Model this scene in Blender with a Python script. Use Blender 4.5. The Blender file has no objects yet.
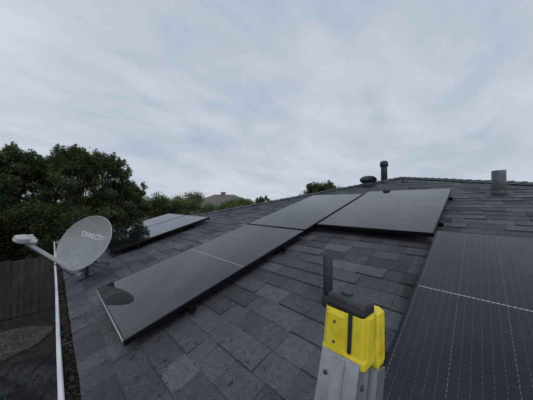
import bpy, bmesh, math, random
import numpy as np
from mathutils import Vector, Matrix
random.seed(7); rng=np.random.default_rng(7)
scene=bpy.context.scene
scene.view_settings.view_transform='Standard'
scene.view_settings.look='None'
scene.view_settings.exposure=0

# ------------------------------------------------------------------ constants
CAMZ=3.70
TAN=0.266; TH=math.atan(TAN); C=math.cos(TH); S=math.sin(TH)
Z0=2.72
EU=0.14
def rz(u): return Z0+TAN*u
PEAK=Vector((5.95,1.35,rz(5.95)))
A=Vector((EU,7.45,rz(EU)))
B=Vector((EU,-6.9,rz(EU)))
Cc=Vector((11.8,7.45,rz(EU)))
D=Vector((11.8,-6.9,rz(EU)))

# ------------------------------------------------------------------ helpers
def link(o,parent=None):
    scene.collection.objects.link(o)
    if parent is not None: o.parent=parent
    return o
def empty(name,loc=(0,0,0)):
    e=bpy.data.objects.new(name,None); e.empty_display_size=.2; e.location=loc
    return link(e)
def mesh_obj(name,verts,faces,mat=None,parent=None,smooth=False):
    me=bpy.data.meshes.new(name); me.from_pydata([tuple(v) for v in verts],[],faces); me.update()
    if mat: me.materials.append(mat)
    if smooth:
        for p in me.polygons: p.use_smooth=True
    return link(bpy.data.objects.new(name,me),parent)
def bm_obj(name,bm,mat=None,parent=None,smooth=False):
    me=bpy.data.meshes.new(name); bm.to_mesh(me); bm.free()
    if mat:
        for m in (mat if isinstance(mat,(list,tuple)) else [mat]): me.materials.append(m)
    if smooth:
        for p in me.polygons: p.use_smooth=True
    return link(bpy.data.objects.new(name,me),parent)
def add_box(bm,lo,hi,mi=0,M=None):
    x0,y0,z0=lo;x1,y1,z1=hi
    c=[(x0,y0,z0),(x1,y0,z0),(x1,y1,z0),(x0,y1,z0),(x0,y0,z1),(x1,y0,z1),(x1,y1,z1),(x0,y1,z1)]
    vs=[bm.verts.new((M@Vector(p)) if M else p) for p in c]
    for f in [(0,3,2,1),(4,5,6,7),(0,1,5,4),(1,2,6,5),(2,3,7,6),(3,0,4,7)]:
        bm.faces.new([vs[i] for i in f]).material_index=mi
def tube(bm,path,radii,seg=12,cap=True,mi=0):
    path=[Vector(p) for p in path]
    if not isinstance(radii,(list,tuple)): radii=[radii]*len(path)
    rings=[]
    prev=None
    for i,p in enumerate(path):
        d=(path[min(i+1,len(path)-1)]-path[max(i-1,0)]).normalized()
        if prev is None:
            a=d.orthogonal().normalized()
        else:
            a=(prev-d*prev.dot(d)).normalized()
        prev=a; b=d.cross(a)
        rings.append([bm.verts.new(p+(a*math.cos(2*math.pi*k/seg)+b*math.sin(2*math.pi*k/seg))*radii[i]) for k in range(seg)])
    for r0,r1 in zip(rings,rings[1:]):
        for k in range(seg):
            f=bm.faces.new([r0[k],r0[(k+1)%seg],r1[(k+1)%seg],r1[k]]); f.smooth=True; f.material_index=mi
    if cap:
        bm.faces.new(rings[0][::-1]).material_index=mi; bm.faces.new(rings[-1]).material_index=mi
def lathe(bm,prof,M,seg=28,mi=0):
    rings=[[bm.verts.new(M@Vector((r*math.cos(2*math.pi*k/seg),r*math.sin(2*math.pi*k/seg),z))) for k in range(seg)] for r,z in prof]
    for r0,r1 in zip(rings,rings[1:]):
        for k in range(seg):
            f=bm.faces.new([r0[k],r0[(k+1)%seg],r1[(k+1)%seg],r1[k]]); f.smooth=True; f.material_index=mi
    bm.faces.new(rings[0][::-1]).material_index=mi; bm.faces.new(rings[-1]).material_index=mi
def loft(bm,secs,M,mi=0,n=5,smooth=False):
    """secs: (z,cx,cy,hx,hy,r,tiltx,tilty)"""
    rings=[]
    for s in secs:
        z,cx,cy,hx,hy,r=s[:6]; tl=s[6] if len(s)>6 else 0; ty=s[7] if len(s)>7 else 0
        pts=[]
        for qx,qy,a0 in ((1,1,0),(-1,1,90),(-1,-1,180),(1,-1,270)):
            for k in range(n):
                a=math.radians(a0+90*k/(n-1))
                x=qx*(hx-r)+r*math.cos(a); y=qy*(hy-r)+r*math.sin(a)
                pts.append(bm.verts.new(M@Vector((cx+x,cy+y,z+tl*x+ty*y))))
        rings.append(pts)
    N=len(rings[0])
    for r0,r1 in zip(rings,rings[1:]):
        for k in range(N):
            f=bm.faces.new([r0[k],r0[(k+1)%N],r1[(k+1)%N],r1[k]]); f.material_index=mi; f.smooth=smooth
    bm.faces.new(rings[0][::-1]).material_index=mi; bm.faces.new(rings[-1]).material_index=mi

# ------------------------------------------------------------------ materials
class NT:
    def __init__(s,name):
        s.m=bpy.data.materials.new(name); s.m.use_nodes=True; s.t=s.m.node_tree; s.n=s.t.nodes; s.l=s.t.links
        s.b=s.n['Principled BSDF']
    def add(s,t,**k):
        nd=s.n.new(t)
        for a,v in k.items(): setattr(nd,a,v)
        return nd
    def setv(s,sock,v):
        if isinstance(v,bpy.types.NodeSocket): s.l.new(v,sock)
        else: sock.default_value=v
    def math(s,op,a,b=0.0,c=None,clamp=False):
        nd=s.add('ShaderNodeMath',operation=op,use_clamp=clamp); s.setv(nd.inputs[0],a); s.setv(nd.inputs[1],b)
        if c is not None: s.setv(nd.inputs[2],c)
        return nd.outputs[0]
    def noise(s,scale,detail=4,rough=.55,vec=None):
        nd=s.add('ShaderNodeTexNoise'); nd.inputs['Scale'].default_value=scale; nd.inputs['Detail'].default_value=detail; nd.inputs['Roughness'].default_value=rough
        if vec is not None: s.l.new(vec,nd.inputs['Vector'])
        return nd.outputs['Fac']
    def coord(s,w='Object'): return s.add('ShaderNodeTexCoord').outputs[w]
    def ramp(s,fac,stops):
        nd=s.add('ShaderNodeValToRGB'); s.l.new(fac,nd.inputs[0]); e=nd.color_ramp.elements
        while len(e)<len(stops): e.new(.5)
        for i,(p,c) in enumerate(stops):
            e[i].position=p; e[i].color=(*c,1) if len(c)==3 else c
        return nd.outputs[0]
    def mix(s,f,a,b,blend='MIX'):
        nd=s.add('ShaderNodeMix',data_type='RGBA',blend_type=blend)
        s.setv(nd.inputs[0],f)
        for i,v in ((6,a),(7,b)):
            if isinstance(v,bpy.types.NodeSocket): s.l.new(v,nd.inputs[i])
            else: nd.inputs[i].default_value=(*v,1) if len(v)==3 else v
        return nd.outputs[2]
    def bump(s,h,strength=.3,dist=.01):
        nd=s.add('ShaderNodeBump'); nd.inputs['Strength'].default_value=strength; nd.inputs['Distance'].default_value=dist
        s.l.new(h,nd.inputs['Height']); s.l.new(nd.outputs[0],s.b.inputs['Normal'])
    def col(s,v):
        s.setv(s.b.inputs['Base Color'],(*v,1) if not isinstance(v,bpy.types.NodeSocket) and len(v)==3 else v)
    def rough(s,v): s.setv(s.b.inputs['Roughness'],v)
def simple(name,c,rough=.6,metal=0,var=.15,scale=12,bump=.1):
    t=NT(name); co=t.coord()
    n=t.noise(scale,5,.6,co)
    t.col(t.ramp(n,[(.3,tuple(x*(1-var) for x in c)),(.7,tuple(x*(1+var) for x in c))]))
    t.rough(t.math('MULTIPLY_ADD',t.noise(scale*3,3,.5,co),.2,rough-.1)); t.b.inputs['Metallic'].default_value=metal
    if bump: t.bump(t.noise(scale*6,3,.6,co),bump,.004)
    return t.m

def mat_shingle():
    t=NT('asphalt_shingle'); co=t.coord()
    at=t.add('ShaderNodeAttribute',attribute_name='tone')
    tone=at.outputs['Fac']
    base=t.ramp(tone,[(0,(.046,.048,.053)),(.35,(.082,.085,.092)),(.7,(.116,.119,.128)),(1,(.160,.163,.172))])
    g=t.noise(300,2,.75,co)
    gr=t.ramp(g,[(.34,(.36,.36,.37)),(.5,(.94,.94,.96)),(.62,(1.22,1.22,1.23)),(.72,(2.3,2.3,2.3))])
    g3=t.noise(120,3,.7,co); gr3=t.ramp(g3,[(.35,(.70,.70,.71)),(.65,(1.25,1.25,1.25))])
    g2=t.noise(28,4,.65,co); gr2=t.ramp(g2,[(.3,(.78,.78,.80)),(.7,(1.2,1.2,1.19))])
    w=t.noise(.9,4,.6,co); wr=t.ramp(w,[(.3,(.82,.82,.85)),(.7,(1.16,1.15,1.13))])
    c=t.mix(1,base,gr,'MULTIPLY'); c=t.mix(1,c,gr2,'MULTIPLY'); c=t.mix(1,c,gr3,'MULTIPLY'); c=t.mix(1,c,wr,'MULTIPLY')
    t.col(c); t.rough(.80); t.b.inputs['Specular IOR Level'].default_value=.35
    t.bump(t.math('ADD',g,g3),.7,.004)
    return t.m
M_SH=mat_shingle()

def mat_solar(name,k,ior):
    t=NT(name); co=t.coord()
    sp=t.add('ShaderNodeSeparateXYZ'); t.l.new(co,sp.inputs[0]); x,y=sp.outputs[0],sp.outputs[1]
    def line(v,period,w,off=0.0):
        f=t.math('FRACT',t.math('DIVIDE',t.math('ADD',v,off),period))
        d=t.math('MINIMUM',f,t.math('SUBTRACT',1.0,f))
        return t.math('LESS_THAN',d,w/period)
    gy=line(y,.1675,.0010,-.0175)
    gx=line(x,.0895,.0010,-.02)
    bus=line(y,.02791666,.0005,-.0175)
    dash=t.math('LESS_THAN',t.math('FRACT',t.math('DIVIDE',x,.0224)),.6)
    c=t.mix(t.noise(2.2,2,.5,co),(.0045,.005,.0075),(.008,.0085,.012))
    def kk(v): return tuple(a*k+.006 for a in v)
    c=t.mix(t.math('MULTIPLY',bus,dash),c,kk((.115,.12,.135)))
    c=t.mix(gx,c,kk((.016,.017,.020))); c=t.mix(t.math('MULTIPLY',gy,dash),c,kk((.14,.145,.16)))
    # faint dried water marks and dust film
    dust=t.noise(5,7,.7,co)
    c=t.mix(t.ramp(dust,[(.5,(0,0,0)),(.8,(.06,.06,.06))]),c,(.22,.22,.22))
    t.col(c)
    t.rough(t.math('MULTIPLY_ADD',t.noise(14,5,.65,co),.03,.004)); t.b.inputs['IOR'].default_value=ior
    return t.m
M_SOL=mat_solar('solar_glass_faint_lines',.15,1.62)
M_SOLN=mat_solar('solar_glass',1.0,1.48)
M_FRAME=simple('black_anodised_frame',(.012,.012,.014),.38,.6,.1,30,0)
M_LIP=simple('frame_lip_aluminium',(.42,.43,.45),.4,.9,.12,30,0)
M_WHITE=simple('ribbon_silver',(.62,.63,.65),.4,.3,.05,30,0)
M_GUT=simple('painted_white_metal',(.62,.63,.64),.45,0,.14,6,.05)
M_DEBRIS=simple('gutter_debris',(.022,.018,.014),.95,0,.6,40,.9)
M_ALU=simple('ladder_aluminium',(.44,.45,.47),.42,.75,.18,40,.05)
M_BLACKP=simple('black_plastic',(.022,.023,.025),.5,0,.3,60,.2)
M_RUB=simple('dark_pipe_paint',(.035,.037,.04),.6,0,.2,30,.1)
M_PIPE=simple('grey_vent_pipe',(.10,.115,.115),.6,0,.18,20,.15)
M_GALV=simple('galvanised_dark',(.06,.063,.068),.5,.5,.2,20,.1)
M_STUCCO=simple('stucco_wall',(.42,.39,.34),.9,0,.08,30,.5)
M_TRIM=simple('white_trim',(.70,.70,.69),.6,0,.05,8,.05)
M_WOOD=simple('soffit_wood',(.45,.43,.40),.8,0,.1,12,.1)

def mat_yellow():
    t=NT('yellow_plastic'); co=t.coord()
    n=t.noise(38,6,.7,co)
    c=t.ramp(n,[(.30,(.62,.47,.02)),(.45,(.82,.66,.03)),(.75,(.86,.71,.05))])
    sc=t.noise(300,3,.6,co)
    c=t.mix(t.math('MULTIPLY',t.math('GREATER_THAN',sc,.69),.5),c,(.2,.15,.04))
    c=t.mix(t.ramp(t.noise(30,6,.75,co),[(.54,(0,0,0)),(.75,(.6,.6,.6))]),c,(.33,.27,.10))
    t.col(c); t.rough(.52); t.bump(n,.12,.002)
    return t.m
M_YEL=mat_yellow()

def mat_dish():
    t=NT('dish_grey_paint'); co=t.coord()
    n=t.noise(6,5,.6,co); n2=t.noise(26,5,.7,co)
    c=t.ramp(n,[(.3,(.225,.245,.245)),(.7,(.29,.31,.31))])
    c=t.mix(1,c,t.ramp(n2,[(.35,(.86,.86,.84)),(.6,(1.05,1.05,1.05))]),'MULTIPLY')
    t.col(c); t.rough(.55)
    return t.m
M_DISH=mat_dish()

def mat_fence():
    t=NT('weathered_fence_wood'); co=t.coord()
    mp=t.add('ShaderNodeMapping'); mp.inputs['Scale'].default_value=(6.8,6.8,.5); t.l.new(co,mp.inputs[0])
    n=t.noise(1.0,6,.7,mp.outputs[0]); n2=t.noise(1.3,4,.6,co)
    c=t.ramp(n,[(.3,(.024,.020,.017)),(.5,(.052,.044,.037)),(.72,(.095,.082,.070))])
    c=t.mix(1,c,t.ramp(n2,[(.3,(.6,.62,.6)),(.7,(1.35,1.3,1.25))]),'MULTIPLY')
    t.col(c); t.rough(.92); t.bump(n,.5,.01); return t.m
M_FENCE=mat_fence()

def mat_leaf(name,c1,c2,c3):
    t=NT(name)
    at=t.add('ShaderNodeAttribute',attribute_name='tone')
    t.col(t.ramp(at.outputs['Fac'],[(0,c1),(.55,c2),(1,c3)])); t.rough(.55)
    tr=t.add('ShaderNodeBsdfTranslucent'); t.l.new(t.b.inputs['Base Color'].links[0].from_socket,tr.inputs[0])
    mx=t.add('ShaderNodeMixShader'); mx.inputs[0].default_value=.35
    t.l.new(t.b.outputs[0],mx.inputs[1]); t.l.new(tr.outputs[0],mx.inputs[2])
    t.l.new(mx.outputs[0],t.n['Material Output'].inputs[0])
    return t.m
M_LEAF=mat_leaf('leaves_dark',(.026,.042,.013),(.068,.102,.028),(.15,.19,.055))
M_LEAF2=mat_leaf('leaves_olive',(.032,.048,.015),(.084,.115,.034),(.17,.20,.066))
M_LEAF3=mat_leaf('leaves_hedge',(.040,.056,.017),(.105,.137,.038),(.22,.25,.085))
M_BARK=simple('bark',(.05,.042,.035),.95,0,.4,14,.8)

# ------------------------------------------------------------------ tone-coloured mesh
def tone_mesh(name,verts,faces,tones,mat,parent=None):
    me=bpy.data.meshes.new(name)
    me.from_pydata(verts,[],faces); me.update()
    a=me.attributes.new('tone','FLOAT','FACE'); a.data.foreach_set('value',tones)
    me.materials.append(mat)
    return link(bpy.data.objects.new(name,me),parent)

# ------------------------------------------------------------------ HOUSE
house=empty('shingle_roof_house')
def shingle_plane(name,e0,e1,apex,exposure=.145,wmin=.10,wmax=.32):
    sd=(e1-e0).normalized()
    nrm=(e1-e0).cross(apex-e0).normalized()
    if nrm.z<0: nrm=-nrm
    td=nrm.cross(sd).normalized()
    if td.z<0: td=-td
    L=(e1-e0).length; H=(apex-e0).dot(td)
    bm=bmesh.new(); lay=bm.faces.layers.float.new('tone')
    t=-.03
    aS=(apex-e0).dot(sd)
    while t<H:
        sl=max(-.3,aS*(t/H)-.4); sr=min(L+.3,L-(L-aS)*(t/H)+.4)
        s=sl-random.random()*.2
        last=.5
        while s<sr:
            w=random.choice([random.uniform(wmin,.2),random.uniform(.16,wmax)])
            tone=min(1,max(0,random.gauss(.42,.18)))
            if abs(tone-last)<.10: tone=min(1,max(0,tone+random.choice([-.18,.18])))
            last=tone
            up=random.random()<.45
            th=.012 if up else .0065
            th+=random.uniform(-.0008,.0008)
            drop=.0 if up else random.choice([0,0,.004])
            s0,s1=s+.0008,s+w-.0008
            t0=t+drop+random.uniform(-.0015,.0015); t1=t+exposure+.012
            sk=random.uniform(-.0018,.0018)
            P=lambda a,b,h: e0+sd*a+td*b+nrm*h
            v=[bm.verts.new(P(s0,t0+sk,th)),bm.verts.new(P(s1,t0-sk,th+random.uniform(-.0012,.0015))),bm.verts.new(P(s1,t1,.0035)),bm.verts.new(P(s0,t1,.0035)),
               bm.verts.new(P(s0,t0+sk,-.002)),bm.verts.new(P(s1,t0-sk,-.002)),bm.verts.new(P(s1,t1,-.002)),bm.verts.new(P(s0,t1,-.002))]
            for f in ((0,1,2,3),(4,5,1,0),(5,6,2,1),(7,4,0,3)):
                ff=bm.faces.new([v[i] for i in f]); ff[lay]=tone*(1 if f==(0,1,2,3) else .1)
            s+=w
        t+=exposure
    for p0,p1,ins in ((e0,apex,e1),(e1,apex,e0)):
        d=(p1-p0); pn=Vector((d.y,-d.x,0)).normalized()
        if pn.dot(ins-p0)>0: pn=-pn
        bmesh.ops.bisect_plane(bm,geom=bm.verts[:]+bm.edges[:]+bm.faces[:],plane_co=p0+pn*.01,plane_no=pn,clear_outer=True)
    bm_obj(name,bm,M_SH,house)
    mesh_obj(name+'_deck',[e0-nrm*.006,e1-nrm*.006,apex-nrm*.006],[(0,1,2)],M_GALV,house)
shingle_plane('roof_slope_front',A,B,PEAK)
shingle_plane('roof_slope_far',A,Cc,PEAK)
shingle_plane('roof_slope_near',B,D,PEAK)
shingle_plane('roof_slope_back',Cc,D,PEAK,wmin=.2,wmax=.5)

def hip_caps(name,p0,p1,nL,nR):
    d=(p1-p0).normalized(); L=(p1-p0).length
    a=d.cross(nL).normalized(); b=d.cross(nR).normalized()
    if a.z>0: a=-a
    if b.z>0: b=-b
    up=(nL+nR).normalized()
    V=[];F=[];T=[]
    s=0
    while s<L:
        e=.14; j=random.uniform(-.004,.004); w=.14+random.uniform(-.004,.004)
        s1=min(s+e+.02,L)
        h0=.030+random.uniform(-.003,.005);h1=.016
        k=len(V)
        for ss,h in ((s,h0),(s1,h1)):
            c=p0+d*ss+up*(h+.004)
            V+= [c+a*w+d*j-up*.008, c+a*.03-up*.002, c+up*.002, c+b*.03-up*.002, c+b*w+d*j-up*.008]
        c=p0+d*s+up*(.010)
        V+= [c+a*w-up*.012, c+a*.03-up*.006, c-up*.004, c+b*.03-up*.006, c+b*w-up*.012]
        t=min(1,max(0,random.gauss(.4,.2)))
        for i in range(4):
            F.append((k+i,k+i+1,k+6+i,k+5+i)); T.append(t)
            F.append((k+10+i,k+11+i,k+1+i,k+i)); T.append(t*.3)
        s+=e
    tone_mesh(name,[tuple(v) for v in V],F,T,M_SH,house)
def pn(a,b,c):
    n=(b-a).cross(c-a).normalized(); return n if n.z>0 else -n
nF=pn(A,B,PEAK); nFar=pn(A,Cc,PEAK); nNear=pn(B,D,PEAK); nBack=pn(Cc,D,PEAK)
hip_caps('hip_caps_a',A,PEAK,nF,nFar); hip_caps('hip_caps_b',B,PEAK,nF,nNear)
hip_caps('hip_caps_c',Cc,PEAK,nFar,nBack); hip_caps('hip_caps_d',D,PEAK,nNear,nBack)

ez=rz(EU)
ov=.45
bm=bmesh.new()
x0,x1,y0,y1=EU+ov,11.8-ov,-6.9+ov,7.45-ov
add_box(bm,(x0,y0,0),(x1,y1,ez-.16)); bm_obj('walls',bm,M_STUCCO,house)
bm=bmesh.new()
add_box(bm,(EU+.025,-6.875,ez-.155),(11.775,7.425,ez-.13)); bm_obj('soffit',bm,M_WOOD,house)
bm=bmesh.new()
add_box(bm,(EU,-6.9,ez-.17),(EU+.022,7.45,ez-.012))
add_box(bm,(11.778,-6.9,ez-.17),(11.8,7.45,ez-.012))
add_box(bm,(EU+.022,7.428,ez-.17),(11.778,7.45,ez-.012))
add_box(bm,(EU+.022,-6.9,ez-.17),(11.778,-6.878,ez-.012))
bm_obj('fascia',bm,M_TRIM,house)
glassm=simple('window_glass',(.03,.035,.04),.12,0,.1,3,0)
bm=bmesh.new()
for yy in (-4,-.6,3.2):
    add_box(bm,(x0-.03,yy-.7,.95),(x0-.004,yy+.7,2.1),1)
    for a,b,c,d in ((yy-.78,yy-.7,.87,2.18),(yy+.7,yy+.78,.87,2.18),(yy-.7,yy+.7,.87,.95),(yy-.7,yy+.7,2.1,2.18),(yy-.02,yy+.02,.95,2.1)):
        add_box(bm,(x0-.055,a,c),(x0-.002,b,d),0)
for xx in (3,8):
    add_box(bm,(xx-.7,y1+.004,.95),(xx+.7,y1+.03,2.1),1)
    for a,b,c,d in ((xx-.78,xx-.7,.87,2.18),(xx+.7,xx+.78,.87,2.18),(xx-.7,xx+.7,.87,.95),(xx-.7,xx+.7,2.1,2.18)):
        add_box(bm,(a,y1+.002,c),(b,y1+.055,d),0)
bm_obj('windows',bm,[M_TRIM,glassm],house)

# gutter
gutter=empty('rain_gutter')
gz=ez-.010
prof=[(EU-.004,gz-.005),(EU-.004,gz-.10),(EU-.07,gz-.10),(EU-.088,gz-.065),(EU-.105,gz-.04),(EU-.112,gz+.0),(EU-.106,gz+.005),(EU-.094,gz+.005),(EU-.088,gz-.001),(EU-.090,gz-.008)]
inner=[(EU-.100,gz-.010),(EU-.101,gz-.038),(EU-.084,gz-.062),(EU-.068,gz-.096),(EU-.008,gz-.096),(EU-.008,gz-.005)]
pr=prof+inner
V=[];F=[]
ys=[7.47,6.9]+[y for y in np.arange(6.5,-6.9,-.2)]+[-6.9]
for y in ys:
    jz=.003*math.sin(y*2.1); jx=.0015*math.sin(y*2.3)
    for (x,z) in pr: V.append((x+(jx if x<EU-.05 else 0),y,z+jz))
n=len(pr)
for i in range(len(ys)-1):
    for k in range(n): F.append((i*n+k,i*n+(k+1)%n,(i+1)*n+(k+1)%n,(i+1)*n+k))
F.append(tuple(range(n))); F.append(tuple(range((len(ys)-1)*n,len(ys)*n))[::-1])
mesh_obj('trough',V,F,M_GUT,gutter)
bm=bmesh.new()
for yy in (7.46,-6.9): add_box(bm,(EU-.106,yy-.003,gz-.098),(EU-.006,yy+.003,gz-.002))
tube(bm,[(EU-.05,7.2,gz-.1),(EU-.05,7.2,gz-.25),(x0-.05,7.0,gz-.5),(x0-.05,7.0,.1),(x0-.2,7.0,.05)],.038,10)
bm_obj('downspout_and_ends',bm,M_GUT,gutter)
bm=bmesh.new()
for yy in np.arange(6.9,-6.8,-1.22): add_box(bm,(EU-.099,yy-.006,gz-.020),(EU-.006,yy+.006,gz-.012))
bm_obj('hidden_hangers',bm,M_GALV,gutter)
V=[];F=[]
nx,ny=6,600
for j in range(ny+1):
    y=7.4-14.2*j/ny
    for i in range(nx+1):
        x=EU-.010-.087*i/nx
        V.append((x,y,gz-.040+random.uniform(-.010,.014)+.012*math.sin(y*3.3)))
for j in range(ny):
    for i in range(nx):
        a=j*(nx+1)+i; F.append((a,a+1,a+nx+2,a+nx+1))
mesh_obj('debris_bed',V,F,M_DEBRIS,gutter)
M_DEAD=mat_leaf('dead_leaves',(.018,.014,.010),(.040,.030,.019),(.10,.075,.045))
V=[];F=[];T=[]
for k in range(5200):
    x=EU-.012-random.random()*.075; y=random.uniform(.2,7.3); s=random.uniform(.005,.015); a=random.uniform(0,6.3)
    z=gz-.030+.012*math.sin(y*3.3)+random.uniform(-.006,.012)
    d1=Vector((math.cos(a),math.sin(a),random.uniform(-.5,.5)))*s; d2=Vector((-math.sin(a),math.cos(a),random.uniform(-.5,.5)))*s*.5
    p=Vector((x,y,z)); i=len(V); V+=[tuple(p-d1),tuple(p+d2),tuple(p+d1),tuple(p-d2)]; F.append((i,i+1,i+2,i+3)); T.append(random.random()**1.8)
for k in range(420):
    x=EU+abs(random.gauss(0,.5))+.02; y=random.uniform(.3,6.8)
    if x>5: continue
    s=random.uniform(.004,.013); a=random.uniform(0,6.3); z=rz(x)+.016
    d1=Vector((math.cos(a),math.sin(a),TAN*math.cos(a)+random.uniform(-.1,.3)))*s; d2=Vector((-math.sin(a),math.cos(a),-TAN*math.sin(a)))*s*.45
    p=Vector((x,y,z)); i=len(V); V+=[tuple(p-d1),tuple(p+d2),tuple(p+d1),tuple(p-d2)]; F.append((i,i+1,i+2,i+3)); T.append(random.random())
tone_mesh('leaf_debris',V,F,T,M_DEAD,gutter)

# ------------------------------------------------------------------ SOLAR PANELS
PL,PW=1.83,1.04
Mroof=lambda u,v,off: Matrix(((C,0,-S,u-S*off),(0,1,0,v),(S,0,C,rz(u)+C*off),(0,0,0,1)))
def solar_panel(u,v,L=PL,W=PW,off=.115,lip=False,mat=None):
    e=empty('solar_panel')
    e.matrix_world=Mroof(u,v,off)@Matrix.Rotation(math.radians(random.uniform(-.15,.15)),4,'X')@Matrix.Rotation(math.radians(random.uniform(-.12,.12)),4,'Y')
    fw=.011; t=.035
    bm=bmesh.new(); add_box(bm,(fw,fw,-.006),(L-fw,W-fw,-.0015)); bm_obj('glass',bm,mat or M_SOL,e)
    bm=bmesh.new()
    add_box(bm,(0,0,-t),(L,fw,0)); add_box(bm,(0,W-fw,-t),(L,W,0)); add_box(bm,(0,fw,-t),(fw,W-fw,0)); add_box(bm,(L-fw,fw,-t),(L,W-fw,0))
    add_box(bm,(fw,fw,-.030),(L-fw,W-fw,-.008))
    bmesh.ops.bevel(bm,geom=bm.edges[:],offset=.0012,segments=1,affect='EDGES')
    bm_obj('frame',bm,M_FRAME,e)
    bm=bmesh.new()
    y=fw+.012
    while y<W-fw-.012:
        add_box(bm,(L/2-.0026,y,-.0012),(L/2+.0026,min(y+.0110,W-fw-.01),-.0006)); y+=.01675
    add_box(bm,(L/2-.0008,fw+.01,-.0013),(L/2+.0008,W-fw-.01,-.0009))
    bm_obj('centre_ribbon',bm,M_WHITE,e)
    if lip:
        bm=bmesh.new(); add_box(bm,(-.0045,0,-.022),(-.0005,W,.0012)); add_box(bm,(-.0004,.0,.0006),(.003,W,.0013)); bm_obj('end_trim',bm,M_LIP,e)
    bm=bmesh.new()
    for xx in (L*.22,L*.78):
        add_box(bm,(xx-.02,-.03,-t-.042),(xx+.02,W+.02,-t-.001))
        for yy in (.12,W-.12):
            add_box(bm,(xx+.02,yy-.02,-off+.012),(xx+.028,yy+.02,-t-.01))
            add_box(bm,(xx-.06,yy-.04,-off+.012),(xx+.05,yy+.04,-off+.02))
    bm_obj('mounting_rails',bm,M_FRAME,e)
    return e
u1=.32
solar_panel(u1,1.44,lip=True)
u2=u1+(PL+.02)*C
solar_panel(u2,1.44)
solar_panel(u2+.20,.285,W=1.135)
ub=2.39-PL*C
solar_panel(ub,.27-PW,mat=M_SOLN)
solar_panel(ub,.27-2*PW-.02,mat=M_SOLN)
solar_panel(.62,3.78,L=1.66)
solar_panel(.62,3.78+PW+.02,L=1.66)

# ------------------------------------------------------------------ roof vents
def onroof(u,v,off=0): return Vector((u,v,rz(u)+off))
def vent_pipe(name,u,v,h,r,mat,cap=None,flash=True,boot=.03):
    e=empty(name,onroof(u,v))
    bm=bmesh.new()
    I=Matrix.Identity(4)
    lathe(bm,[(r,-.08),(r,h-.004),(r-.004,h),(r-.008,h),(r-.008,h-.1)],I,24)
    if cap:
        lathe(bm,[(cap*.7,h-.13),(cap,h-.12),(cap,h-.03),(cap*.75,h),(cap*.2,h+.012)],I,24)
    bm_obj('pipe',bm,mat,e,False)
    bm=bmesh.new()
    lathe(bm,[(r+boot,-.03),(r+boot*.7,.02),(r+boot*.25,.055),(r+.002,.062)],I,24)
    bm_obj('boot',bm,M_GALV,e)
    if flash:
        bm=bmesh.new(); R=Matrix.Rotation(-TH,4,'Y')
        add_box(bm,(-.15,-.12,.010),(.10,.12,.0135),0,R); bm_obj('flashing',bm,M_RUB,e)
    return e
vent_pipe('plumbing_vent_pipe',4.07,-.17,.315,.066,M_PIPE,boot=.022)
vent_pipe('plumbing_vent_pipe',1.25,.695,.32,.029,M_RUB,flash=False,boot=.012)
vent_pipe('flue_pipe',5.45,1.58,.50,.065,M_RUB,cap=.085)
vent_pipe('plumbing_vent_pipe',5.35,1.15,.06,.04,M_PIPE,flash=False)
tv=empty('turbine_roof_vent',onroof(5.18,1.84)); tv.scale=(.90,.90,.80)
bm=bmesh.new(); I=Matrix.Identity(4)
lathe(bm,[(.17,-.06),(.14,.05),(.14,.09)],I,24); bm_obj('base',bm,M_GALV,tv)
bm=bmesh.new()
for k in range(22):
    a0=2*math.pi*k/22
    pts=[]
    for j in range(7):
        p=j/6; zz=.09+.17*p; rr=.14+.075*math.sin(math.pi*min(1,p*1.0))**.8*(1-.35*p)
        for da in (0,.32):
            r2=rr-(.03 if da else 0)
            pts.append(bm.verts.new((r2*math.cos(a0+da+p*.15),r2*math.sin(a0+da+p*.15),zz)))
    for j in range(6): bm.faces.new((pts[2*j],pts[2*j+1],pts[2*j+3],pts[2*j+2]))
lathe(bm,[(.13,.25),(.13,.262),(.08,.28),(.02,.285)],I,24)
lathe(bm,[(.11,.09),(.12,.24)],I,16)
bm_obj('turbine_head',bm,M_RUB,tv)

# ------------------------------------------------------------------ satellite dish
F_=Vector((.70711,.70711,0)); R_=Vector((.70711,-.70711,0)); U_=Vector((0,0,1))
def cam2w(x,y,z): return Vector((0,0,CAMZ))+R_*x+U_*y+F_*z
dc=cam2w(-2.07,-.44,2.43)
nrm=(R_*-.20+U_*.36+F_*-.9).normalized()
roll=math.radians(-20)
yx=(U_-nrm*U_.dot(nrm)).normalized(); xx=yx.cross(nrm)
Md=Matrix((( xx.x,yx.x,nrm.x,dc.x),(xx.y,yx.y,nrm.y,dc.y),(xx.z,yx.z,nrm.z,dc.z),(0,0,0,1)))@Matrix.Rotation(-roll,4,'Z')
dish=empty('satellite_dish'); dish.matrix_world=Md
RX,RY,DP=.355,.300,.065
bm=bmesh.new()
def dring(k,nr,off,seg=56):
    f=k/nr
    return [bm.verts.new((RX*f*math.cos(2*math.pi*i/seg),RY*f*math.sin(2*math.pi*i/seg),DP*f*f-DP+off)) for i in range(seg)]
nr=10;seg=56
fr=[dring(k,nr,0) for k in range(1,nr+1)]; cf=bm.verts.new((0,0,-DP))
bk=[dring(k,nr,-.004) for k in range(1,nr+1)]; cb=bm.verts.new((0,0,-DP-.004))
for i in range(seg):
    j=(i+1)%seg
    bm.faces.new((cf,fr[0][i],fr[0][j])); bm.faces.new((cb,bk[0][j],bk[0][i]))
    for k in range(nr-1):
        bm.faces.new((fr[k][i],fr[k+1][i],fr[k+1][j],fr[k][j])); bm.faces.new((bk[k][j],bk[k+1][j],bk[k+1][i],bk[k][i]))
for f in bm.faces: f.smooth=True
bm_obj('reflector',bm,M_DISH,dish)
bm=bmesh.new()
tube(bm,[(RX*math.cos(a),RY*math.sin(a),-.002) for a in [2*math.pi*i/56 for i in range(57)]],.005,8,cap=False)
bm_obj('rim',bm,simple('rim_light',(.42,.43,.44),.5,0,.1,20,0),dish)
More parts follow.
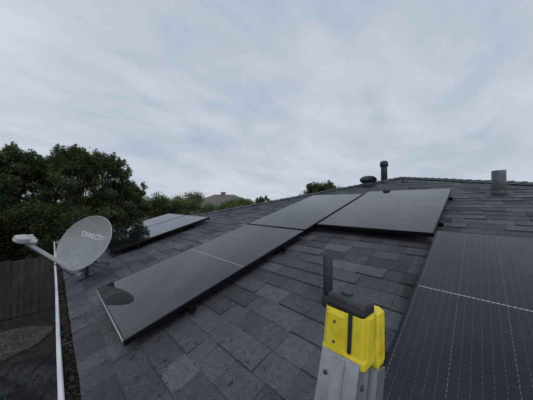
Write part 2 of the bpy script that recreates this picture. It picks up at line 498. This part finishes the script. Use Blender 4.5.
tc=bpy.data.curves.new('lettering','FONT'); tc.body='DIRECTV'; tc.size=.080; tc.align_x='CENTER'; tc.extrude=.0006; tc.space_character=1.1; tc.offset=.0012
to=bpy.data.objects.new('tmp_text',tc); scene.collection.objects.link(to)
dg=bpy.context.evaluated_depsgraph_get(); me=bpy.data.meshes.new_from_object(to.evaluated_get(dg)); bpy.data.objects.remove(to)
ca,sa=math.cos(-math.radians(30)),math.sin(-math.radians(30))
for v in me.vertices:
    x,y=v.co.x*ca-v.co.y*sa+.05,v.co.x*sa+v.co.y*ca+.035
    q=(x/RX)**2+(y/RY)**2
    v.co=(x,y,DP*q-DP+.002+v.co.z)
me.materials.clear(); me.materials.append(simple('lettering_white',(.75,.76,.77),.5,0,.05,20,0))
link(bpy.data.objects.new('lettering',me),dish)
R2=Matrix.Rotation(roll,4,'Z')
bm=bmesh.new()
armroot=R2@Vector((-.06,-.300,-.03)); lnb=R2@Vector((-.05,-.10,.47))
d=(lnb-armroot).normalized(); side=(R2@Vector((1,0,0))); side=(side-d*side.dot(d)).normalized(); upv=d.cross(side).normalized()
Ma=Matrix(((side.x,upv.x,d.x,armroot.x),(side.y,upv.y,d.y,armroot.y),(side.z,upv.z,d.z,armroot.z),(0,0,0,1)))
Larm=(lnb-armroot).length
loft(bm,[(-.12,0,0,.016,.022,.006),(Larm,0,0,.012,.016,.005)],Ma)
bm_obj('feed_arm',bm,M_GUT,dish)
bm=bmesh.new()
ax=(Vector((0,0,-.05))-lnb).normalized(); q=ax.to_track_quat('Z','Y').to_matrix().to_4x4(); Ml=Matrix.Translation(lnb+R2@Vector((0,.028,0)))@q@Matrix.Scale(.86,4)
loft(bm,[(-.10,0,0,.030,.022,.012),(-.085,0,0,.045,.030,.014),(-.03,0,0,.055,.036,.016),(.0,0,0,.060,.036,.016),(.004,0,0,.054,.030,.014)],Ml,smooth=True)
for ox in (-.045,0,.045):
    lathe(bm,[(.018,.0),(.024,.02),(.030,.05),(.030,.062),(.010,.066)],Ml@Matrix.Translation((ox,0,0))@Matrix.Rotation(ox*6,4,'Y'),16)
bm_obj('lnb_head',bm,simple('lnb_plastic',(.42,.43,.43),.5,0,.15,20,0),dish)
bm=bmesh.new()
Mi=Md.inverted()
base=onroof(.30,dc.y+.20,.01)
back=Md@Vector((0,-.05,-.14))
pts=[base,base+Vector((0,0,.18)),Vector((back.x,back.y,back.z-.16)),back+Vector((0,0,.03))]
tube(bm,[Mi@p for p in pts],.022,12)
loft(bm,[(-DP-.10,0,-.05,.05,.07,.01),(-DP-.005,0,-.05,.09,.11,.01)],Matrix.Identity(4))
tube(bm,[armroot+Vector((0,0,-.02)),(0,-.12,-.13)],.016,8)
for dx,dy in ((.25,.22),(.22,-.25)):
    tube(bm,[Mi@(base+Vector((dx,dy,TAN*dx+.01))),Mi@(base+Vector((0,0,.17)))],.008,8)
bm_obj('mast_and_bracket',bm,M_PIPE,dish)
bm=bmesh.new()
Mb=Mi@Matrix.Translation(base)@Matrix.Rotation(-TH,4,'Y')
loft(bm,[(0,0,0,.08,.06,.015),(.008,0,0,.08,.06,.015)],Mb)
cab=[Md@lnb+Vector((0,0,-.03)),Md@armroot+Vector((.0,0,-.06)),back+Vector((0,0,-.2)),base+Vector((0.03,.03,.1)),base+Vector((-.15,.1,.0)),Vector((EU-.05,base.y+.3,gz-.02))]
tube(bm,[Mi@p for p in cab],.0045,6)
bm_obj('foot_plate_and_cable',bm,M_BLACKP,dish)

# ------------------------------------------------------------------ LADDER
ladder=empty('extension_ladder')
cap_c=cam2w(.1165,-.178,.305)
lean=math.radians(70)
ld=Vector((math.cos(lean),0,math.sin(lean)))
ldp=Vector((math.sin(lean),0,-math.cos(lean)))
yv=Vector((0,1,0))
def Lm(v,s,dep=0,l=None):
    o=cap_c+yv*v+ld*s+ldp*dep
    a,b=(ld,ldp) if l is None else (Vector((math.cos(l),0,math.sin(l))),Vector((math.sin(l),0,-math.cos(l))))
    return Matrix(((b.x,yv.x,a.x,o.x),(b.y,yv.y,a.y,o.y),(b.z,yv.z,a.z,o.z),(0,0,0,1)))
SP=.44
capl=math.radians(83)
for si,v0 in enumerate((0,-SP)):
    sg=1 if si==0 else -1
    M=Lm(v0,0,0,capl)
    bm=bmesh.new()
    def sh(z,k,r=.004): return (z,0,0,.0205*k,.0285*k,r)
    loft(bm,[sh(-.036,.98),sh(-.034,1.05,.005),sh(-.026,1.05,.005),sh(-.022,1.0),sh(.0,.985),sh(.026,.96),(.032,0,0,.0185,.0262,.004,.02,.04)],M)
    loft(bm,[(-.024,-.0202,.010,.0020,.0135,.0015),(.020,-.0196,.010,.0022,.0125,.0015),(.027,-.0188,.010,.0008,.011,.0004)],M)
    loft(bm,[(-.024,.001,-.0280,.012,.0022,.0015),(.024,.001,-.0272,.011,.0024,.0015)],M)
    bm_obj('yellow_end_cap',bm,M_YEL,ladder)
    bm=bmesh.new()
    loft(bm,[(.026,0,0,.0190,.0266,.004,.02,.04),(.033,0,0,.0200,.0272,.004,.02,.08),(.041,.001,0,.0195,.0262,.004,.0,.12),(.0435,.002,0,.0175,.0245,.004,-.05,.12),(.0442,.002,0,.0140,.021,.004,-.05,.12)],M)
    loft(bm,[(.043,.002,.006,.008,.007,.002,0,.1),(.0485,.002,.006,.007,.006,.002,0,.1)],M)
    loft(bm,[(-.020,-.0212,-.0105,.0018,.0022,.0007),(.028,-.0196,-.0100,.0022,.0026,.0008)],M)
    bm_obj('black_insert',bm,M_BLACKP,ladder)
    bm=bmesh.new()
    for yy,zz in ((.011,-.014),(.011,.012)):
        lathe(bm,[(.0016,0),(.0018,.0008),(.0014,.0014),(.0005,.0018)],M@Matrix.Translation((-.0222,yy,zz))@Matrix.Rotation(math.radians(-90),4,'Y'),14)
    bm_obj('rivets',bm,M_GALV,ladder)
    Lr=(cap_c.z-.02)/ld.z
    M=Lm(v0,0)
    bm=bmesh.new()
    w=.0255; d=.0185; tk=.0025; zt=-.031
    add_box(bm,(-d,-w,-Lr),(-d+tk,w,zt),0,M)
    add_box(bm,(-d+tk,w-tk,-Lr),(d,w,zt),0,M)
    add_box(bm,(-d+tk,-w,-Lr),(d,-w+tk,zt),0,M)
    add_box(bm,(-d-.0022,-w*.30,-Lr),(-d-.0003,w*.30,zt-.004),0,M)
    bm_obj('side_rail',bm,M_ALU,ladder)
    bm=bmesh.new()
    for zz in (-.058,-.30,-.60,-.9):
        lathe(bm,[(.0035,0),(.0035,.0012),(.0025,.0018),(.001,.002)],M@Matrix.Translation((-.002,-w-.0001,zz))@Matrix.Rotation(math.radians(90),4,'X'),14)
        lathe(bm,[(.0028,0),(.0028,.0012),(.002,.0018),(.001,.002)],M@Matrix.Translation((-d-.0001,.016,zz))@Matrix.Rotation(math.radians(-90),4,'Y'),14)
    bm_obj('rail_rivets',bm,M_GALV,ladder)
    bm=bmesh.new(); loft(bm,[(-Lr-.02,0,0,.05,.045,.01),(-Lr+.06,0,0,.030,.034,.008)],M); bm_obj('rubber_foot',bm,M_BLACKP,ladder)
    bm=bmesh.new()
    M2=Lm(v0-sg*.012,0,.044)
    add_box(bm,(-.017,-.022,-2.2),(-.0145,.022,-.04),0,M2); add_box(bm,(-.0145,.0195,-2.2),(.017,.022,-.04),0,M2); add_box(bm,(-.0145,-.022,-2.2),(.017,-.0195,-.04),0,M2)
    bm_obj('fly_rail',bm,M_ALU,ladder)
    bm=bmesh.new()
    M3=Lm(v0-sg*.006,.004,.038,capl)
    loft(bm,[(-.042,0,0,.0145,.026,.004),(-.037,0,0,.0155,.0270,.004),(.018,0,0,.0145,.0255,.004),(.028,0,0,.0138,.0245,.004),(.033,0,0,.010,.020,.004)],M3)
    bm_obj('fly_end_cap',bm,M_YEL,ladder)
bm=bmesh.new()
s=-.38
while s>-Lr+.2:
    tube(bm,[Lm(0,s)@Vector((0,-.024,0)),Lm(-SP,s)@Vector((0,.024,0))],.015,10)
    if s>-2.1: tube(bm,[Lm(0,s,.044)@Vector((0,-.03,0)),Lm(-SP,s,.044)@Vector((0,.03,0))],.013,10)
    s-=.30
bm_obj('rungs',bm,M_ALU,ladder)

# ------------------------------------------------------------------ GROUND
def mat_ground():
    t=NT('ground_soil'); co=t.coord()
    n=t.noise(.6,6,.65,co); n2=t.noise(9,6,.7,co)
    c=t.ramp(n,[(.35,(.014,.0125,.011)),(.55,(.026,.022,.018)),(.7,(.034,.042,.018))])
    c=t.mix(1,c,t.ramp(n2,[(.3,(.5,.5,.5)),(.7,(1.5,1.45,1.4))]),'MULTIPLY')
    t.col(c); t.rough(.95); t.bump(n2,.8,.05); return t.m
g=600
mesh_obj('ground',[(-g,-g,0),(g,-g,0),(g,g,0),(-g,g,0)],[(0,1,2,3)],mat_ground())
bm=bmesh.new()
Mp=Matrix.Translation((-.95,8.75,0))
seg=60
rad=[.93+.07*math.sin(k*2*math.pi/seg*3+1)+.03*math.sin(k*2*math.pi/seg*7) for k in range(seg)]
rings=[]
for f,z in ((1,.003),(.99,.05),(.95,.065),(.5,.062),(.05,.06)):
    rings.append([bm.verts.new(Mp@Vector((rad[k]*f*math.cos(2*math.pi*k/seg),rad[k]*f*math.sin(2*math.pi*k/seg),z+random.uniform(0,.006)))) for k in range(seg)])
for r0,r1 in zip(rings,rings[1:]):
    for k in range(seg): bm.faces.new([r0[k],r0[(k+1)%seg],r1[(k+1)%seg],r1[k]])
bm.faces.new(rings[-1])
bm_obj('concrete_pad',bm,simple('concrete',(.055,.054,.051),.9,0,.55,2.6,.5))
bm=bmesh.new()
for k in range(7): add_box(bm,(-2.3+random.uniform(-.05,.05),1.2+k*.95,.004),(-1.6+random.uniform(-.05,.05),1.9+k*.95,.06))
bmesh.ops.bevel(bm,geom=bm.edges[:],offset=.015,segments=2,affect='EDGES')
bm_obj('stepping_stones',bm,simple('paver',(.06,.057,.052),.9,0,.3,5,.4))
V=[];F=[]
nx,ny=60,150
for j in range(ny+1):
    for i in range(nx+1):
        x=-1.35+1.6*i/nx; y=2.2+5.3*j/ny
        V.append((x+.06*math.sin(y*2.3),y,.02+.09*abs(math.sin(x*4+y*1.7))*abs(math.cos(y*2.3+x))+.03*abs(math.sin(x*11-y*6))+random.uniform(0,.006)))
for j in range(ny):
    for i in range(nx):
        a=j*(nx+1)+i; F.append((a,a+1,a+nx+2,a+nx+1))
mesh_obj('weed_mat',V,F,simple('black_sheeting',(.014,.014,.017),.45,0,.4,4,.3),None,True)
bm=bmesh.new()
pts=[(-.75+.22*math.sin(k*.33)+.012*k,2.2+k*.12,.145+.01*math.sin(k)) for k in range(44)]
tube(bm,pts,.011,8); bm_obj('garden_hose',bm,simple('hose_blue',(.03,.045,.075),.5,0,.1,20,0))
V=[];F=[];T=[]
for k in range(9000):
    x=random.uniform(-3.5,.6); y=random.uniform(1,11); a=random.uniform(0,6.3); s=random.uniform(.010,.030)
    z=random.uniform(.01,.03)
    if (-1.35<x<.3 and 2.2<y<7.5): z=random.uniform(.06,.13)
    if (x+.95)**2+(y-8.75)**2<.85: z=.072
    d1=Vector((math.cos(a),math.sin(a),random.uniform(-.3,.3)))*s; d2=Vector((-math.sin(a),math.cos(a),random.uniform(-.3,.3)))*s*.6
    p=Vector((x,y,z)); i=len(V); V+=[tuple(p-d1),tuple(p+d2),tuple(p+d1),tuple(p-d2)]; F.append((i,i+1,i+2,i+3)); T.append(random.random()*.8)
tone_mesh('fallen_leaves',V,F,T,M_DEAD)

# ------------------------------------------------------------------ FENCES
def fence(p0,p1,h=1.85):
    p0=Vector(p0);p1=Vector(p1); d=(p1-p0); L=d.length; d.normalize(); nn=Vector((-d.y,d.x,0))
    M=Matrix(((d.x,nn.x,0,p0.x),(d.y,nn.y,0,p0.y),(0,0,1,0),(0,0,0,1)))
    bm=bmesh.new(); s=0
    while s<L:
        w=.138; hh=h+random.uniform(-.04,.04); dd=random.uniform(-.008,.008)
        add_box(bm,(s,dd,.04),(s+w,dd+.018,hh),0,M); s+=w+.012
    for z in (.35,1.0,1.55): add_box(bm,(0,.030,z),(L,.066,z+.09),0,M)
    s=0
    while s<=L: add_box(bm,(s-.045,.068,0),(s+.045,.156,h+.05),0,M); s+=2.4
    bm_obj('wooden_fence',bm,M_FENCE)
fence((-3.6,10.6,0),(14,10.6,0)); fence((-3.6,-9,0),(-3.6,10.55,0))

# ------------------------------------------------------------------ VEGETATION
def leafcloud(centers,radii,n,size,flat=.8,shell=.35):
    cs=np.array(centers); rs=np.array(radii); w=rs**2; w/=w.sum()
    idx=rng.choice(len(cs),n,p=w)
    d=rng.normal(size=(n,3)); d/=np.linalg.norm(d,axis=1)[:,None]
    r=rs[idx]*(shell+(1.15-shell)*rng.random(n)**.8)
    r*=1+.28*np.sin(d[:,0]*7+idx)*np.cos(d[:,2]*6+idx*2)
    r*=1+.45*(rng.random(n)<.15)*rng.random(n)
    P=cs[idx]+d*r[:,None]*np.array([1,1,flat])
    a=rng.normal(size=(n,3)); a/=np.linalg.norm(a,axis=1)[:,None]
    b=np.cross(a,rng.normal(size=(n,3))); b/=np.linalg.norm(b,axis=1)[:,None]
    s=size*(.55+.9*rng.random(n))
    a*=s[:,None]; b*=(s*.40)[:,None]
    V=np.stack([P-a,P+b,P+a,P-b],1).reshape(-1,3)
    F=np.arange(4*n).reshape(n,4)
    clump=rng.random(len(cs))
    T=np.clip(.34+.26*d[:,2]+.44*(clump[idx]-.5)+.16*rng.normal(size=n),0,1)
    return V,F,T
def tree(name,x,y,h,cr,mat,nclump=34,nleaf=14000,size=.07,trunk=.13,crown0=.35,seed=0,top=.18):
    rr=random.Random(seed)
    e=empty(name,(x,y,0))
    bm=bmesh.new()
    tp=Vector((rr.uniform(-.3,.3),rr.uniform(-.3,.3),h*.85))
    path=[Vector((0,0,-.05)),Vector((.05,.03,h*.2)),Vector((rr.uniform(-.15,.15),rr.uniform(-.15,.15),h*.45)),tp]
    tube(bm,path,[trunk*1.25,trunk,trunk*.7,trunk*.2],10)
    cen=[];rad=[]
    for k in range(nclump):
        f=rr.random(); z=h*(crown0+(1-crown0)*f)
        prof=math.sin(math.pi*min(1,.18+f*(.98-top)))**.7
        a=rr.uniform(0,6.283); q=cr*prof*math.sqrt(rr.random())*.95
        c=Vector((q*math.cos(a),q*math.sin(a),z-.2)); R=rr.uniform(.18,.42)*cr*.60
        cen.append(tuple(c)); rad.append(R)
        t=min(.95,max(.15,(z/h)-.2))
        seg=t*3*.999; i=min(2,int(seg))
        st=path[i].lerp(path[i+1],seg-i)
        if st.z>c.z: st=path[1]
        mid=st.lerp(c,.5)+Vector((0,0,-.1*cr))
        tube(bm,[st,mid,c],[trunk*.34,trunk*.18,trunk*.04],6)
    for k in range(nclump//2):
        f=rr.random(); a=rr.uniform(0,6.283); q=cr*.7*math.sqrt(rr.random())
        c=Vector((q*math.cos(a),q*math.sin(a),h*(.84+.16*rr.random())-q*.35))
        for m in range(4): cen.append((c.x+rr.uniform(-.07,.07),c.y+rr.uniform(-.07,.07),c.z+m*.10)); rad.append(.16-.032*m)
    bm_obj('trunk_and_limbs',bm,M_BARK,e)
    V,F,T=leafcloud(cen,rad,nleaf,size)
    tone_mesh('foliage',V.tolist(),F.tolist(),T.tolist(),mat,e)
    return e
def camxy(px,z):
    p=cam2w((px-266)/214*z,0,z); return p.x,p.y
def topz(py,z): return CAMZ+(203-py)/214*z
specs=[(-28,9.0,152,1.8,M_LEAF),(12,9.6,150,1.75,M_LEAF2),(46,10.8,162,1.5,M_LEAF),(76,10.3,151,1.7,M_LEAF2),(103,11.2,156,1.65,M_LEAF),(-70,8,154,2.0,M_LEAF),(124,12.6,182,1.4,M_LEAF2)]
for i,(px,z,py,cr,m) in enumerate(specs):
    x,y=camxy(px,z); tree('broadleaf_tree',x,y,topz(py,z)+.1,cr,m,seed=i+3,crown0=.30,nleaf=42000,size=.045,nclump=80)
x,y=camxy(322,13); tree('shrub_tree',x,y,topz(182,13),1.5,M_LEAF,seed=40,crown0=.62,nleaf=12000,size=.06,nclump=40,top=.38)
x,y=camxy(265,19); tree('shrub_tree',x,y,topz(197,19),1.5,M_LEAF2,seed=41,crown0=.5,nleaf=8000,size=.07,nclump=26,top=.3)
cen=[];rad=[]
for k in range(300):
    px=random.uniform(92,300); z=random.uniform(13,17)
    x,y=camxy(px,z)
    tp=(193 if px<200 else 201)-3*math.sin(px*.11) + (4 if px>250 else 0)+random.uniform(-3,4)
    zt=topz(tp,z); zz=zt-abs(random.gauss(0,1))*1.0-.3
    cen.append((x,y,zz)); rad.append(random.uniform(.22,.5))
V,F,T=leafcloud(cen,rad,100000,.052)
tone_mesh('hedge',V.tolist(),F.tolist(),T.tolist(),M_LEAF3)
cen=[];rad=[]
for k in range(120):
    px=random.uniform(-60,135); z=random.uniform(9,10.5) if px<110 else random.uniform(11.5,12.5); x,y=camxy(px,z)
    cen.append((x,y,random.uniform(.6,3.2))); rad.append(random.uniform(.35,.65))
V,F,T=leafcloud(cen,rad,70000,.05)
tone_mesh('bushes',V.tolist(),F.tolist(),(T*.8).tolist(),M_LEAF)
cen=[];rad=[]
for k in range(420):
    a=random.uniform(-.3,math.pi/2+.5); r=random.uniform(60,85)
    cen.append((r*math.cos(a),r*math.sin(a),random.uniform(.5,2.6))); rad.append(random.uniform(1.2,2.4))
V,F,T=leafcloud(cen,rad,45000,.35)
tone_mesh('distant_trees',V.tolist(),F.tolist(),T.tolist(),M_LEAF2)

# ------------------------------------------------------------------ NEIGHBOUR HOUSE
nb=empty('neighbour_house')
x,y=camxy(224,27)
M=Matrix.Translation((x,y,0))@Matrix.Rotation(math.radians(-38),4,'Z')
bm=bmesh.new(); add_box(bm,(-4.2,-3.5,0),(4.2,3.5,3.1),0,M); bm_obj('walls',bm,M_STUCCO,nb)
bm=bmesh.new()
zr,ze=4.75,3.2
vs=[M@Vector(p) for p in ((-4.8,-4,ze),(4.8,-4,ze),(4.8,4,ze),(-4.8,4,ze),(-1.2,0,zr),(1.2,0,zr))]
vv=[bm.verts.new(p) for p in vs]
for f in ((0,1,5,4),(1,2,5),(2,3,4,5),(3,0,4)): bm.faces.new([vv[i] for i in f])
bm.faces.new([vv[i] for i in (3,2,1,0)])
bm_obj('roof',bm,simple('brown_shingle',(.13,.115,.10),.9,0,.25,6,.4),nb)
bm=bmesh.new(); add_box(bm,(-.4,-.3,4.3),(.1,.2,4.98),0,M); add_box(bm,(-.46,-.36,4.98),(.16,.26,5.05),0,M); bm_obj('chimney',bm,simple('chimney_brick',(.2,.15,.12),.9),nb)
bm=bmesh.new()
for q in (-2.5,0,2.5): add_box(bm,(q-.6,-3.53,1),(q+.6,-3.505,2.2),0,M)
bm_obj('windows',bm,glassm,nb)

# ------------------------------------------------------------------ WORLD
w=bpy.data.worlds.new('World'); scene.world=w; w.use_nodes=True
nt=w.node_tree; N=nt.nodes; Lk=nt.links
bg=N['Background']
sky=N.new('ShaderNodeTexSky'); sky.sky_type='NISHITA'; sky.sun_disc=False; sky.sun_elevation=math.radians(48); sky.sun_rotation=math.radians(200)
sc=N.new('ShaderNodeVectorMath'); sc.operation='SCALE'; sc.inputs['Scale'].default_value=.08; Lk.new(sky.outputs[0],sc.inputs[0])
tc=N.new('ShaderNodeTexCoord'); sp=N.new('ShaderNodeSeparateXYZ'); Lk.new(tc.outputs['Generated'],sp.inputs[0])
def wm(op,a,b):
    n=N.new('ShaderNodeMath'); n.operation=op
    for i,v in enumerate((a,b)):
        if isinstance(v,bpy.types.NodeSocket): Lk.new(v,n.inputs[i])
        else: n.inputs[i].default_value=v
    return n.outputs[0]
zz=wm('ADD',wm('MAXIMUM',sp.outputs[2],0.0),.20)
cx=N.new('ShaderNodeCombineXYZ'); Lk.new(wm('DIVIDE',sp.outputs[0],zz),cx.inputs[0]); Lk.new(wm('DIVIDE',sp.outputs[1],zz),cx.inputs[1])
def cl(rot,scl,scale,det,ro,dist):
    mp=N.new('ShaderNodeMapping'); mp.inputs['Rotation'].default_value=(0,0,math.radians(rot)); mp.inputs['Scale'].default_value=scl; Lk.new(cx.outputs[0],mp.inputs[0])
    n1=N.new('ShaderNodeTexNoise'); n1.inputs['Scale'].default_value=scale; n1.inputs['Detail'].default_value=det; n1.inputs['Roughness'].default_value=ro; n1.inputs['Distortion'].default_value=dist
    Lk.new(mp.outputs[0],n1.inputs['Vector']); return n1.outputs[0]
nsum=wm('ADD',wm('MULTIPLY',cl(50,(.8,1.1,1),.75,3,.5,.3),.58),wm('MULTIPLY',cl(20,(.8,1.3,1),2.3,7,.55,.4),.42))
cr=N.new('ShaderNodeValToRGB'); Lk.new(nsum,cr.inputs[0])
cr.color_ramp.elements[0].position=.38; cr.color_ramp.elements[0].color=(.425,.49,.60,1)
cr.color_ramp.elements[1].position=.63; cr.color_ramp.elements[1].color=(.66,.715,.80,1)
hz=N.new('ShaderNodeMapRange'); Lk.new(sp.outputs[2],hz.inputs[0]); hz.inputs[1].default_value=0; hz.inputs[2].default_value=.35; hz.inputs[3].default_value=.45; hz.inputs[4].default_value=0
mh=N.new('ShaderNodeMix'); mh.data_type='RGBA'; Lk.new(hz.outputs[0],mh.inputs[0]); Lk.new(cr.outputs[0],mh.inputs[6]); mh.inputs[7].default_value=(.64,.685,.75,1)
mx=N.new('ShaderNodeMix'); mx.data_type='RGBA'; mx.inputs[0].default_value=.94; Lk.new(sc.outputs[0],mx.inputs[6]); Lk.new(mh.outputs[2],mx.inputs[7])
Lk.new(mx.outputs[2],bg.inputs[0]); bg.inputs[1].default_value=1.0

sl=bpy.data.lights.new('sun','SUN'); sl.energy=.7; sl.angle=math.radians(25); sl.color=(1,.97,.93)
so=bpy.data.objects.new('sun',sl); link(so)
sd=Vector((-.35,-.55,.85)).normalized(); so.rotation_euler=sd.to_track_quat('Z','Y').to_euler(); so.location=(0,0,20)

# ------------------------------------------------------------------ CAMERA
cam=bpy.data.cameras.new('camera'); co=bpy.data.objects.new('camera',cam); link(co)
cam.sensor_width=36; cam.lens=36*214/533; cam.clip_start=.02; cam.clip_end=2000
p=math.radians(.8)
dirv=F_*math.cos(p)+U_*math.sin(p)
co.location=(0,0,CAMZ); co.rotation_euler=dirv.to_track_quat('-Z','Y').to_euler()
scene.camera=co
